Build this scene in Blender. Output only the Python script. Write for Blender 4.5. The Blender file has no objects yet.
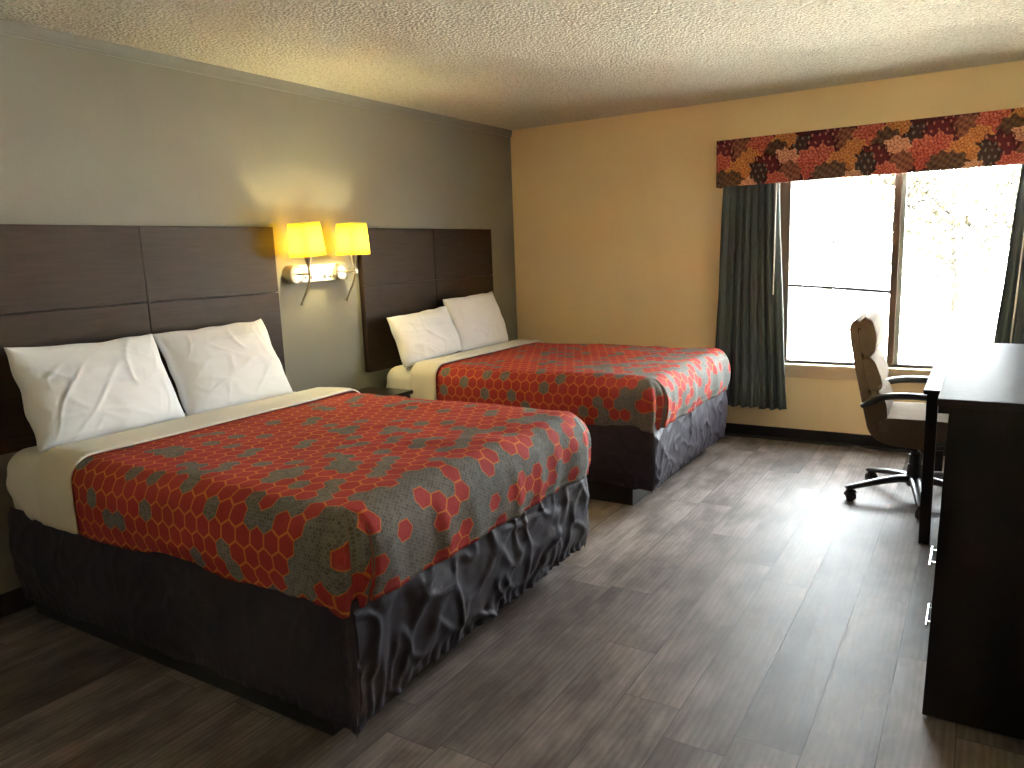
import bpy, bmesh, math, random
from mathutils import Vector, Matrix, noise
C = bpy.context.scene.collection
PI = math.pi
random.seed(7)
ROOTM = {}

# ------------------------------------------------------------------ helpers
def nz(x, y=0.0, z=0.0): return noise.noise(Vector((x, y, z)))
def ridge(x, y, z=0.0): return max(0.0, 1.0 - 3.2*abs(nz(x, y, z)))
def sstep(a, b, x):
    t = min(1, max(0, (x-a)/(b-a))) if b != a else (1 if x > a else 0)
    return t*t*(3-2*t)

def tag(o, label=None, cat=None, group=None, kind=None):
    if label: o['label'] = label
    if cat: o['category'] = cat
    if group: o['group'] = group
    if kind: o['kind'] = kind
    return o

def thing(name, label, cat, loc=(0, 0, 0), rz=0.0, group=None):
    o = bpy.data.objects.new(name, None); C.objects.link(o)
    o.empty_display_size = 0.1
    o.location = loc; o.rotation_euler = (0, 0, rz)
    ROOTM[o.name] = (Matrix.Translation(loc) @ Matrix.Rotation(rz, 4, 'Z')).inverted()
    return tag(o, label, cat, group)

def obj(name, bm, mat, parent=None, smooth=False, local=False):
    """link the bmesh as ONE mesh object; vertices in world space unless local"""
    me = bpy.data.meshes.new(name)
    bmesh.ops.recalc_face_normals(bm, faces=bm.faces)
    bm.to_mesh(me); bm.free()
    if mat: me.materials.append(mat)
    if smooth:
        for p in me.polygons: p.use_smooth = True
    o = bpy.data.objects.new(name, me); C.objects.link(o)
    if parent:
        inv = ROOTM.get(parent.name)
        if inv is not None:
            ROOTM[o.name] = inv
            if not local: me.transform(inv)
        o.parent = parent
    return o

def struct(name, bm, mat, parent=None, smooth=False):
    o = obj(name, bm, mat, parent, smooth)
    if not parent: o['kind'] = 'structure'
    return o

def B(): return bmesh.new()

def box(bm, x0, x1, y0, y1, z0, z1, bev=0.0, seg=2, M=None):
    t = bmesh.new()
    vs = [t.verts.new((x, y, z)) for x in (x0, x1) for y in (y0, y1) for z in (z0, z1)]
    for f in ((0,1,3,2),(4,6,7,5),(0,4,5,1),(2,3,7,6),(0,2,6,4),(1,5,7,3)):
        t.faces.new([vs[i] for i in f])
    if bev > 0:
        bmesh.ops.bevel(t, geom=t.edges[:], offset=bev, segments=seg, affect='EDGES', profile=0.7)
    if M is not None: bmesh.ops.transform(t, matrix=M, verts=t.verts)
    me = bpy.data.meshes.new('t'); t.to_mesh(me); t.free()
    bm.from_mesh(me); bpy.data.meshes.remove(me)
    return bm

def cyl(bm, p0, p1, r0, r1=None, n=20, cap=True):
    r1 = r0 if r1 is None else r1
    return tube(bm, [p0, p1], [r0, r1], n, cap)

def tube(bm, pts, rad, n=10, cap=True, flat=1.0, up=None):
    pts = [Vector(p) for p in pts]
    if not hasattr(rad, '__len__'): rad = [rad]*len(pts)
    rings = []
    prev = None
    for i, p in enumerate(pts):
        d = (pts[min(i+1, len(pts)-1)] - pts[max(i-1, 0)]).normalized()
        if prev is None:
            a = Vector(up) if up else (Vector((0, 0, 1)) if abs(d.z) < 0.9 else Vector((1, 0, 0)))
        else: a = prev
        s = d.cross(a).normalized(); a = s.cross(d).normalized(); prev = a
        rings.append([bm.verts.new(p + (s*math.cos(2*PI*k/n) + a*flat*math.sin(2*PI*k/n))*rad[i]) for k in range(n)])
    for i in range(len(rings)-1):
        for k in range(n):
            bm.faces.new((rings[i][k], rings[i][(k+1) % n], rings[i+1][(k+1) % n], rings[i+1][k]))
    if cap:
        bm.faces.new(rings[0][::-1]); bm.faces.new(rings[-1])
    return bm

def lathe(bm, prof, M, n=28):
    """prof: list of (r, h) about local z"""
    rings = []
    for r, h in prof:
        if r < 1e-5: rings.append([bm.verts.new(M @ Vector((0, 0, h)))])
        else: rings.append([bm.verts.new(M @ Vector((r*math.cos(2*PI*k/n), r*math.sin(2*PI*k/n), h))) for k in range(n)])
    for a, b in zip(rings, rings[1:]):
        for k in range(n):
            k2 = (k+1) % n
            if len(a) == 1 and len(b) == 1: continue
            if len(a) == 1: bm.faces.new((a[0], b[k2], b[k]))
            elif len(b) == 1: bm.faces.new((a[k], a[k2], b[0]))
            else: bm.faces.new((a[k], a[k2], b[k2], b[k]))
    return bm

def extrude_profile(bm, pts, y0, y1, bev=0.012, seg=3, axis='y'):
    """closed polygon in x,z extruded along y"""
    t = bmesh.new()
    a = [t.verts.new((x, y0, z)) for x, z in pts]
    b = [t.verts.new((x, y1, z)) for x, z in pts]
    n = len(pts)
    t.faces.new(a); t.faces.new(b[::-1])
    for i in range(n): t.faces.new((a[i], b[i], b[(i+1) % n], a[(i+1) % n]))
    if bev > 0:
        rim = [e for e in t.edges if abs(e.verts[0].co.y - e.verts[1].co.y) < 1e-6]
        bmesh.ops.bevel(t, geom=rim, offset=bev, segments=seg, affect='EDGES', profile=0.6)
    me = bpy.data.meshes.new('t'); t.to_mesh(me); t.free()
    bm.from_mesh(me); bpy.data.meshes.remove(me)
    return bm

def smooth_by_angle(o, ang=0.6):
    for p in o.data.polygons: p.use_smooth = True
    o.data.set_sharp_from_angle(angle=ang)

# ------------------------------------------------------------------ node helper
class N:
    def __init__(s, name):
        s.m = bpy.data.materials.new(name); s.m.use_nodes = True
        s.t = s.m.node_tree; s.t.nodes.clear()
        s.out = s.t.nodes.new('ShaderNodeOutputMaterial')
    def n(s, typ, **kw):
        nd = s.t.nodes.new(typ)
        for k, v in kw.items():
            if k.startswith('i_'):
                key = k[2:]; key = int(key) if key.isdigit() else key.replace('_', ' ')
                s.set(nd.inputs[key], v)
            else: setattr(nd, k, v)
        return nd
    def set(s, sock, v):
        if isinstance(v, bpy.types.NodeSocket): s.t.links.new(v, sock)
        elif hasattr(v, '__len__') and sock.type == 'RGBA' and len(v) == 3: sock.default_value = (*v, 1)
        else: sock.default_value = v
    def math(s, op, a, b=0.0, c=0.0, clamp=False):
        nd = s.n('ShaderNodeMath', operation=op, use_clamp=clamp)
        for i, v in enumerate((a, b, c)): s.set(nd.inputs[i], v)
        return nd.outputs[0]
    def vmath(s, op, a, b=(0, 0, 0), c=(0, 0, 0)):
        nd = s.n('ShaderNodeVectorMath', operation=op)
        s.set(nd.inputs[0], a)
        if op == 'SCALE': s.set(nd.inputs['Scale'], b)
        else:
            s.set(nd.inputs[1], b)
            if op in ('WRAP',): s.set(nd.inputs[2], c)
        return nd.outputs['Value'] if op in ('DOT_PRODUCT', 'LENGTH', 'DISTANCE') else nd.outputs[0]
    def mix(s, f, a, b, mode='MIX'):
        nd = s.n('ShaderNodeMix', data_type='RGBA', blend_type=mode)
        s.set(nd.inputs[0], f); s.set(nd.inputs[6], a); s.set(nd.inputs[7], b)
        return nd.outputs[2]
    def ramp(s, f, stops):
        nd = s.n('ShaderNodeValToRGB'); s.set(nd.inputs[0], f)
        el = nd.color_ramp.elements
        while len(el) < len(stops): el.new(0.5)
        for e, (p, c) in zip(el, stops):
            e.position = p; e.color = (*c, 1) if hasattr(c, '__len__') else (c, c, c, 1)
        return nd.outputs[0]
    def range(s, v, a, b, c, d, mode='LINEAR'):
        nd = s.n('ShaderNodeMapRange', interpolation_type=mode)
        for i, q in enumerate((v, a, b, c, d)): s.set(nd.inputs[i], q)
        return nd.outputs[0]
    def coord(s, kind='Object'): return s.n('ShaderNodeTexCoord').outputs[kind]
    def pos(s): return s.n('ShaderNodeNewGeometry').outputs['Position']
    def noise(s, vec, scale, detail=3.0, rough=0.55, col=False):
        nd = s.n('ShaderNodeTexNoise'); s.set(nd.inputs['Vector'], vec)
        nd.inputs['Scale'].default_value = scale; nd.inputs['Detail'].default_value = detail
        nd.inputs['Roughness'].default_value = rough
        return nd.outputs['Color' if col else 'Fac']
    def bump(s, h, strength=0.3, dist=0.01):
        nd = s.n('ShaderNodeBump'); s.set(nd.inputs['Height'], h)
        nd.inputs['Strength'].default_value = strength; nd.inputs['Distance'].default_value = dist
        return nd.outputs[0]
    def bsdf(s, color, rough=0.6, metal=0.0, normal=None, spec=0.5, **kw):
        nd = s.n('ShaderNodeBsdfPrincipled')
        s.set(nd.inputs['Base Color'], color); s.set(nd.inputs['Roughness'], rough)
        nd.inputs['Metallic'].default_value = metal
        nd.inputs['Specular IOR Level'].default_value = spec
        if normal is not None: s.set(nd.inputs['Normal'], normal)
        for k, v in kw.items(): s.set(nd.inputs[k.replace('_', ' ')], v)
        s.t.links.new(nd.outputs[0], s.out.inputs[0])
        return s.m

def simple(name, col, rough=0.5, metal=0.0, spec=0.5, var=0.08, scale=30, bump=0.0):
    s = N(name); p = s.coord()
    f = s.noise(p, scale, 4)
    c = s.mix(f, tuple(v*(1-var) for v in col), tuple(min(1, v*(1+var)) for v in col))
    nb = s.bump(f, bump, 0.003) if bump else None
    return s.bsdf(c, rough, metal, nb, spec)

# ------------------------------------------------------------------ materials
def wall_mat(name, col, bump=0.25):
    s = N(name); p = s.pos()
    f = s.noise(p, 140, 3); g = s.noise(p, 3, 2)
    c = s.mix(g, tuple(v*0.95 for v in col), tuple(v*1.05 for v in col))
    return s.bsdf(c, 0.55, 0, s.bump(f, bump, 0.004), 0.35)
M_grey = wall_mat('grey_wall_paint', (0.218, 0.207, 0.170), 0.5)
M_tan = wall_mat('tan_wall_paint', (0.94, 0.765, 0.455), 0.15)
M_white_wall = wall_mat('cream_wall_paint', (0.82, 0.71, 0.54), 0.15)

def ceiling_mat():
    s = N('popcorn_ceiling'); p = s.pos()
    v = s.n('ShaderNodeTexVoronoi'); s.set(v.inputs['Vector'], p); v.inputs['Scale'].default_value = 62
    f = s.noise(p, 85, 4, 0.7)
    h = s.math('ADD', s.math('MULTIPLY', v.outputs['Distance'], -1.0), f)
    c = s.ramp(f, [(0.34, (0.42, 0.39, 0.315)), (0.47, (0.655, 0.63, 0.53)), (0.66, (0.75, 0.72, 0.62))])
    return s.bsdf(c, 0.9, 0, s.bump(h, 0.9, 0.012), 0.1)
M_ceil = ceiling_mat()

def floor_mat():
    s = N('grey_brown_plank_floor'); p = s.pos()
    sep = s.n('ShaderNodeSeparateXYZ'); s.set(sep.inputs[0], p)
    X, Y = sep.outputs[0], sep.outputs[1]
    W, L = 0.1855, 1.22
    cx = s.math('DIVIDE', s.math('SUBTRACT', X, 2.90-W*40), W)
    ci = s.math('FLOOR', cx); cf = s.math('FRACT', cx)
    wn = s.n('ShaderNodeTexWhiteNoise', noise_dimensions='1D'); s.set(wn.inputs['W'], ci)
    ry = s.math('DIVIDE', s.math('ADD', Y, s.math('MULTIPLY_ADD', wn.outputs['Value'], L, 40.0)), L)
    ri = s.math('FLOOR', ry); rf = s.math('FRACT', ry)
    cmb = s.n('ShaderNodeCombineXYZ'); s.set(cmb.inputs[0], ci); s.set(cmb.inputs[1], ri)
    w2 = s.n('ShaderNodeTexWhiteNoise', noise_dimensions='3D'); s.set(w2.inputs['Vector'], cmb.outputs[0])
    pid = w2.outputs['Value']
    off = s.vmath('SCALE', w2.outputs['Color'], 9.0)
    pp = s.vmath('ADD', s.vmath('MULTIPLY', p, (1.0, 0.14, 1.0)), off)
    g1 = s.noise(pp, 16, 7, 0.68)
    g2 = s.noise(s.vmath('ADD', s.vmath('MULTIPLY', p, (1.0, 0.03, 1.0)), off), 130, 3, 0.6)
    blot = s.noise(s.vmath('ADD', s.vmath('MULTIPLY', p, (1.0, 0.5, 1.0)), off), 6.0, 4, 0.6)
    # cathedral grain
    wv = s.n('ShaderNodeTexWave', wave_type='RINGS', rings_direction='Z')
    s.set(wv.inputs['Vector'], s.vmath('ADD', s.vmath('MULTIPLY', p, (1.0, 0.10, 1.0)), s.vmath('SCALE', w2.outputs['Color'], 0.7)))
    wv.inputs['Scale'].default_value = 14; wv.inputs['Distortion'].default_value = 7; wv.inputs['Detail'].default_value = 3
    wv.inputs['Detail Scale'].default_value = 1.2
    gr = s.math('MULTIPLY_ADD', wv.outputs['Fac'], 0.10, s.math('MULTIPLY_ADD', g2, 0.15, s.math('MULTIPLY', g1, 0.78)))
    c = s.ramp(gr, [(0.28, (0.0986, 0.0766, 0.0674)), (0.50, (0.2006, 0.1651, 0.1493)), (0.74, (0.3196, 0.2718, 0.2489))])
    c = s.mix(1.0, c, s.ramp(pid, [(0, 0.64), (0.5, 0.96), (1, 1.22)]), 'MULTIPLY')
    c = s.mix(s.range(blot, 0.36, 0.60, 1.0, 0.0), c, s.mix(1.0, c, (0.50, 0.46, 0.44), 'MULTIPLY'))
    ex = s.math('MULTIPLY', s.math('MINIMUM', cf, s.math('SUBTRACT', 1.0, cf)), W)
    ey = s.math('MULTIPLY', s.math('MINIMUM', rf, s.math('SUBTRACT', 1.0, rf)), L)
    e = s.math('MINIMUM', ex, ey)
    seam = s.range(e, 0.0007, 0.0022, 1.0, 0.0)
    c = s.mix(s.math('MULTIPLY', seam, 0.75), c, (0.02, 0.016, 0.014))
    h = s.math('SUBTRACT', s.math('MULTIPLY', gr, 0.35), s.math('MULTIPLY', seam, 1.0))
    r = s.range(gr, 0.3, 0.8, 0.50, 0.60)
    return s.bsdf(c, r, 0, s.bump(h, 0.28, 0.002), 0.38)
M_floor = floor_mat()

def wood_mat(name, dark, light, grain=(0.08, 1, 1), scale=45, rough=0.4, spec=0.5, bump=0.15, coat=0.0):
    s = N(name); p = s.pos()
    q = s.vmath('MULTIPLY', p, grain)
    f = s.noise(q, scale, 6, 0.65)
    c = s.ramp(f, [(0.3, dark), (0.7, light)])
    kw = {}
    if coat: kw = {'Coat_Weight': coat, 'Coat_Roughness': 0.25}
    return s.bsdf(c, rough, 0, s.bump(f, bump, 0.002), spec, **kw)
M_head = wood_mat('dark_walnut_headboard', (0.020, 0.0104, 0.0068), (0.036, 0.020, 0.0133), (1, 0.06, 1), 70, 0.5, 0.16)
M_espresso = wood_mat('espresso_wood', (0.0050, 0.0022, 0.0018), (0.0105, 0.0050, 0.0042), (0.3, 0.3, 0.05), 60, 0.5, 0.22, 0.08)
M_top = wood_mat('espresso_laminate_top', (0.012, 0.008, 0.0075), (0.035, 0.026, 0.026), (0.12, 1, 1), 120, 0.30, 0.35, 0.35)
def satin_top():
    s = N('espresso_satin_top'); p = s.pos()
    f = s.noise(s.vmath('MULTIPLY', p, (0.15, 1, 1)), 130, 5, 0.7)
    c = s.ramp(f, [(0.3, (0.012, 0.008, 0.0075)), (0.7, (0.035, 0.026, 0.026))])
    nb = s.bump(f, 0.35, 0.002)
    d = s.n('ShaderNodeBsdfDiffuse'); s.set(d.inputs[0], c); s.set(d.inputs['Normal'], nb)
    g = s.n('ShaderNodeBsdfGlossy'); g.inputs['Roughness'].default_value = 0.33; s.set(g.inputs['Normal'], nb)
    mx = s.n('ShaderNodeMixShader'); lw = s.n('ShaderNodeLayerWeight'); lw.inputs[0].default_value = 0.5
    s.set(mx.inputs[0], s.math('MULTIPLY_ADD', s.math('POWER', lw.outputs['Facing'], 3.0), 0.155, 0.012))
    s.t.links.new(d.outputs[0], mx.inputs[1]); s.t.links.new(g.outputs[0], mx.inputs[2])
    s.t.links.new(mx.outputs[0], s.out.inputs[0]); return s.m
M_top = satin_top()
M_night = wood_mat('nightstand_wood', (0.018, 0.013, 0.011), (0.035, 0.027, 0.022), (1, 0.1, 1), 60, 0.3, 0.5, 0.1)

def hex_cover_mat():
    s = N('red_grey_hexagon_quilt'); uv = s.coord('UV')
    S = 0.0635
    p0 = s.vmath('MULTIPLY', uv, (1.0/S, 0.90/S, 0))
    # hand-drawn wobble
    def hexgrid(p):
        r = (1.0, math.sqrt(3), 1.0); h = (0.5, math.sqrt(3)/2, 0.5); mh = (-0.5, -math.sqrt(3)/2, -0.5)
        a = s.vmath('MULTIPLY', s.vmath('WRAP', s.vmath('SUBTRACT', p, h), h, mh), (1, 1, 0))
        b = s.vmath('MULTIPLY', s.vmath('WRAP', p, h, mh), (1, 1, 0))
        da = s.vmath('DOT_PRODUCT', a, a); db = s.vmath('DOT_PRODUCT', b, b)
        f = s.math('LESS_THAN', db, da)
        nd = s.n('ShaderNodeMix', data_type='VECTOR'); s.set(nd.inputs[0], f); s.set(nd.inputs[4], a); s.set(nd.inputs[5], b)
        g = nd.outputs[1]
        ga = s.vmath('ABSOLUTE', g)
        sx = s.n('ShaderNodeSeparateXYZ'); s.set(sx.inputs[0], ga)
        d = s.math('MAXIMUM', sx.outputs[0], s.vmath('DOT_PRODUCT', ga, (0.5, 0.8660254, 0)))
        return g, s.vmath('SUBTRACT', s.vmath('MULTIPLY', p, (1, 1, 0)), g), d
    g, cid, d = hexgrid(p0)
    cidr = s.vmath('SNAP', s.vmath('ADD', cid, (0.02, 0.02, 0)), (0.25, 0.2165, 1))
    wn = s.n('ShaderNodeTexWhiteNoise', noise_dimensions='3D'); s.set(wn.inputs['Vector'], s.vmath('ADD', cidr, (0, 0, 3.3)))
    nv = s.noise(s.vmath('ADD', cid, (3.1, 7.7, 0)), 0.55, 1.0, 0.5)
    val = s.math('MULTIPLY_ADD', wn.outputs['Value'], 0.42, s.math('MULTIPLY', nv, 0.95))
    su = s.n('ShaderNodeSeparateXYZ'); s.set(su.inputs[0], s.vmath('SCALE', cid, S))
    thr = s.ramp(s.math('DIVIDE', su.outputs[0], 2.0), [(0.0, 0.86), (0.50, 0.80), (0.64, 0.73), (0.76, 0.635), (1.0, 0.61)])
    red = s.math('LESS_THAN', val, thr)
    # red cell + orange border
    fine = s.noise(uv, 420, 2); mid = s.noise(uv, 38, 3)
    redc = s.mix(mid, (0.27, 0.020, 0.024), (0.38, 0.035, 0.038))
    redc = s.mix(s.math('MULTIPLY', fine, 0.5), redc, (0.52, 0.10, 0.085))
    line = s.range(d, 0.438, 0.462, 0.0, 1.0)
    redc = s.mix(s.math('MULTIPLY', line, 0.92), redc, (0.62, 0.20, 0.05))
    # grey ground with tiny honeycomb
    g2, c2, d2 = hexgrid(s.vmath('SCALE', uv, 1.0/0.0125))
    w2 = s.n('ShaderNodeTexWhiteNoise', noise_dimensions='3D'); s.set(w2.inputs['Vector'], s.vmath('SNAP', s.vmath('ADD', c2, (0.02, 0.02, 0)), (0.25, 0.2165, 1)))
    grey = s.mix(w2.outputs['Value'], (0.112, 0.106, 0.094), (0.178, 0.171, 0.156))
    grey = s.mix(s.range(d2, 0.40, 0.46, 0, 0.7), grey, (0.255, 0.25, 0.238))
    col = s.mix(red, grey, redc)
    h = s.math('ADD', s.math('MULTIPLY', fine, 0.4), s.math('MULTIPLY', s.range(d2, 0.3, 0.5, 0, 1), 0.5))
    wr = s.noise(uv, 9, 5, 0.6)
    h = s.math('ADD', h, s.math('MULTIPLY', wr, 3.0))
    return s.bsdf(col, 0.78, 0, s.bump(h, 0.3, 0.003), 0.12)
M_cover = hex_cover_mat()

def cloth_mat(name, a, b, scale=25, rough=0.8, bump=0.2, sheen=0.2, weave=500, spec=0.3):
    s = N(name); p = s.coord()
    f = s.noise(p, scale, 4); w = s.noise(p, weave, 2)
    c = s.mix(f, a, b)
    h = s.math('ADD', f, s.math('MULTIPLY', w, 0.35))
    return s.bsdf(c, rough, 0, s.bump(h, bump, 0.004), spec, Sheen_Weight=sheen, Sheen_Roughness=0.4)
M_sheet = cloth_mat('white_cotton_sheet', (0.74, 0.71, 0.63), (0.80, 0.77, 0.70), 14, 0.8, 0.15)
M_fold = cloth_mat('cream_cotton_sheet', (0.70, 0.66, 0.56), (0.75, 0.71, 0.61), 14, 0.8, 0.1)
M_pillow = cloth_mat('white_pillowcase', (0.83, 0.835, 0.85), (0.87, 0.875, 0.89), 12, 0.8, 0.2)
M_skirt = cloth_mat('charcoal_bed_skirt', (0.030, 0.024, 0.033), (0.046, 0.038, 0.052), 30, 0.55, 0.3, 0.0, 700, 0.32)
M_curtain = cloth_mat('slate_green_curtain', (0.060, 0.076, 0.076), (0.078, 0.097, 0.096), 40, 0.6, 0.1, 0.1, 800, 0.4)
M_lining = cloth_mat('white_lining', (0.7, 0.68, 0.62), (0.75, 0.73, 0.67), 14)

def tweed_mat():
    s = N('brown_tweed_upholstery'); p = s.coord()
    w = s.n('ShaderNodeTexChecker'); s.set(w.inputs['Vector'], p); w.inputs['Scale'].default_value = 130
    n1 = s.noise(p, 260, 2); n2 = s.noise(p, 20, 3)
    c = s.mix(w.outputs['Fac'], (0.125, 0.084, 0.052), (0.215, 0.155, 0.10))
    c = s.mix(n1, c, s.mix(n2, (0.08, 0.053, 0.034), (0.19, 0.14, 0.095)))
    return s.bsdf(c, 0.9, 0, s.bump(s.math('ADD', n1, w.outputs['Fac']), 0.3, 0.002), 0.1)
M_tweed = tweed_mat()
M_shell = cloth_mat('brown_chair_shell_fabric', (0.13, 0.088, 0.056), (0.175, 0.122, 0.08), 60, 0.9, 0.2, 0.0, 500, 0.1)
M_plastic = simple('black_plastic', (0.014, 0.013, 0.013), 0.32, 0, 0.5)
M_rubber = simple('black_vinyl_baseboard', (0.0085, 0.0065, 0.0065), 0.45)
M_nickel = simple('brushed_nickel', (0.45, 0.39, 0.29), 0.32, 1.0)
M_steel = simple('polished_steel_handle', (0.75, 0.75, 0.76), 0.22, 1.0)
M_platewhite = simple('white_outlet_plastic', (0.82, 0.83, 0.80), 0.35)
M_outdark = simple('grey_outlet_insert', (0.10, 0.10, 0.10), 0.4)
M_frame = simple('brown_window_frame', (0.095, 0.06, 0.038), 0.45, 0.0)
M_track = simple('dark_window_track', (0.02, 0.018, 0.016), 0.45)
M_sash = simple('pale_green_sash_edge', (0.30, 0.36, 0.33), 0.35)
M_wand = simple('cream_wand_plastic', (0.62, 0.55, 0.45), 0.3)
M_box = simple('black_bed_base', (0.012, 0.011, 0.012), 0.5)
M_sill = wall_mat('painted_sill', (0.72, 0.56, 0.36), 0.05)

def shade_mat():
    s = N('yellow_fabric_lamp_shade'); p = s.coord()
    f = s.noise(p, 300, 2)
    c = s.mix(f, (0.58, 0.455, 0.10), (0.64, 0.51, 0.13))
    tr = s.n('ShaderNodeBsdfTranslucent'); s.set(tr.inputs[0], c)
    df = s.n('ShaderNodeBsdfDiffuse'); s.set(df.inputs[0], (0.75, 0.60, 0.28))
    mx = s.n('ShaderNodeMixShader'); mx.inputs[0].default_value = 0.25
    s.t.links.new(tr.outputs[0], mx.inputs[1]); s.t.links.new(df.outputs[0], mx.inputs[2])
    s.t.links.new(mx.outputs[0], s.out.inputs[0])
    return s.m
M_shade = shade_mat()
def bulb_mat():
    s = N('glowing_bulb'); e = s.n('ShaderNodeEmission'); s.set(e.inputs[0], (1.0, 0.88, 0.46)); e.inputs[1].default_value = 72
    s.t.links.new(e.outputs[0], s.out.inputs[0]); return s.m
M_bulb = bulb_mat()
def glass_mat():
    s = N('window_glass'); t = s.n('ShaderNodeBsdfTransparent'); s.set(t.inputs[0], (0.96, 0.98, 0.97))
    g = s.n('ShaderNodeBsdfGlossy'); g.inputs['Roughness'].default_value = 0.02
    fr = s.n('ShaderNodeFresnel'); fr.inputs[0].default_value = 1.45
    mx = s.n('ShaderNodeMixShader'); s.set(mx.inputs[0], s.math('MULTIPLY', fr.outputs[0], 0.6))
    s.t.links.new(t.outputs[0], mx.inputs[1]); s.t.links.new(g.outputs[0], mx.inputs[2])
    s.t.links.new(mx.outputs[0], s.out.inputs[0]); return s.m
M_glass = glass_mat()
def vcol_mat():
    s = N('floral_chintz'); a = s.n('ShaderNodeVertexColor', layer_name='floral')
    p = s.coord(); f = s.noise(p, 220, 3)
    c = s.mix(0.55, a.outputs[0], s.mix(1.0, a.outputs[0], s.ramp(f, [(0.3, 0.55), (0.7, 1.5)]), 'MULTIPLY'))
    return s.bsdf(c, 0.75, 0, s.bump(f, 0.15, 0.002), 0.25)
M_floral = vcol_mat()
M_ground = simple('pale_gravel_lot', (0.52, 0.49, 0.44), 0.9, 0, 0.2, 0.3, 3)
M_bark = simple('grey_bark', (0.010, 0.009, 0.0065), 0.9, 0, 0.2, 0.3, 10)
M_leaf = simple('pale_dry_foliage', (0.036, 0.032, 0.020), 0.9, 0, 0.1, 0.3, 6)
M_siding = simple('white_siding', (0.7, 0.7, 0.68), 0.8)
M_roof = simple('grey_shingle', (0.25, 0.24, 0.23), 0.9)
M_darkglass = simple('dark_pane', (0.0035, 0.0045, 0.0035), 0.4, 0, 0.02)

# ------------------------------------------------------------------ room shell
H = 2.44; XR = 4.03; YN = -6.9
bm = B(); box(bm, -0.15, XR+0.15, YN-0.15, 0.15, -0.1, 0.0); struct('floor', bm, M_floor)
bm = B(); box(bm, -0.15, XR+0.15, YN-0.15, 0.15, H, H+0.1); struct('ceiling', bm, M_ceil)
bm = B(); box(bm, -0.15, 0.0, YN-0.15, 0.15, 0.0, H); struct('wall_left', bm, M_grey)
bm = B(); box(bm, XR, XR+0.15, YN-0.15, 0.15, 0.0, H); struct('wall_right', bm, M_white_wall)
bm = B(); box(bm, 0.0, XR, YN-0.15, YN, 0.0, H); struct('wall_near', bm, M_white_wall)
WX0, WX1, WZ0, WZ1 = 2.19, 3.69, 0.57, 1.98
bm = B()
box(bm, 0.0, WX0, 0.0, 0.15, 0.0, H); box(bm, WX1, XR, 0.0, 0.15, 0.0, H)
box(bm, WX0, WX1, 0.0, 0.15, WZ1, H)
box(bm, WX0, WX1, 0.004, 0.15, 0.0, WZ0)                 # backing behind the panel joints
for a, b in ((WX0, 2.525), (2.529, 3.125), (3.129, WX1)):
    box(bm, a, b, 0.0, 0.004, 0.0, WZ0)
struct('wall_far', bm, M_tan)
# vinyl baseboards
def baseboard(name, prof_axis, a, b):
    bm = B()
    pr = [(0, 0), (0.018, 0), (0.016, 0.006), (0.008, 0.018), (0.006, 0.09), (0.003, 0.095), (0, 0.095)]
    if prof_axis == 'left': extrude_profile(bm, pr, a, b, 0)
    else:
        extrude_profile(bm, pr, a, b, 0)
        if prof_axis == 'far': M = Matrix(((0, 1, 0, 0), (-1, 0, 0, 0), (0, 0, 1, 0), (0, 0, 0, 1)))
        else: M = Matrix(((-1, 0, 0, XR), (0, 1, 0, 0), (0, 0, 1, 0), (0, 0, 0, 1)))
        bmesh.ops.transform(bm, matrix=M, verts=bm.verts)
    return struct(name, bm, M_rubber)
baseboard('baseboard_left', 'left', YN, -0.018)
baseboard('baseboard_far', 'far', 0.0, XR)
baseboard('baseboard_right', 'right', YN, -0.018)
# grey trim strip along the top of the headboard wall
bm = B()
extrude_profile(bm, [(0, 2.385), (0.006, 2.385), (0.012, 2.392), (0.012, 2.402), (0.016, 2.41), (0.02, 2.44), (0, 2.44)], YN, 0.0, 0)
s_trim = N('glossy_grey_trim_paint')
struct('trim_1', bm, s_trim.bsdf((0.205, 0.20, 0.175), 0.3, 0, None, 0.5))
# window sill and apron
bm = B(); box(bm, WX0-0.02, WX1+0.02, -0.035, 0.10, 0.545, 0.572, 0.006); struct('trim_2', bm, M_sill)
bm = B(); box(bm, WX0-0.02, WX1+0.02, -0.016, 0.0, 0.475, 0.545, 0.004); struct('trim_3', bm, M_sill)

# window: frame > sash pieces and panes
wz0 = 0.572
bm = B()
box(bm, WX0, WX0+0.075, 0.03, 0.11, wz0, WZ1, 0.004); box(bm, WX1-0.075, WX1, 0.03, 0.11, wz0, WZ1, 0.004)
box(bm, WX0, WX1, 0.03, 0.11, WZ1-0.05, WZ1, 0.004)
win = struct('window_1', bm, M_frame); win['kind'] = 'structure'
bm = B(); box(bm, WX0+0.075, WX1-0.075, 0.035, 0.11, wz0, wz0+0.02, 0.003); obj('window_track', bm, M_track, win)
bm = B(); box(bm, 2.915, 2.957, 0.035, 0.085, wz0+0.02, WZ1-0.05, 0.004); obj('mullion', bm, M_frame, win)
bm = B(); box(bm, 2.958, 2.984, 0.06, 0.095, wz0+0.02, WZ1-0.05, 0.003); obj('sliding_sash_edge', bm, M_sash, win)
bm = B(); box(bm, 2.265, 2.916, 0.058, 0.062, wz0+0.02, WZ1-0.05); obj('pane', bm, M_glass, win)
bm = B(); box(bm, 2.984, 3.615, 0.078, 0.082, wz0+0.02, WZ1-0.05); obj('pane', bm, M_glass, win)
bm = B()
tube(bm, [(2.266, 0.045, 1.130), (2.60, 0.045, 1.107), (2.916, 0.045, 1.080)], 0.011, 8)
box(bm, 2.64, 2.655, 0.043, 0.057, 1.090, 1.116, 0.002)
obj('crossbar', bm, M_track, win)

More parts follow.
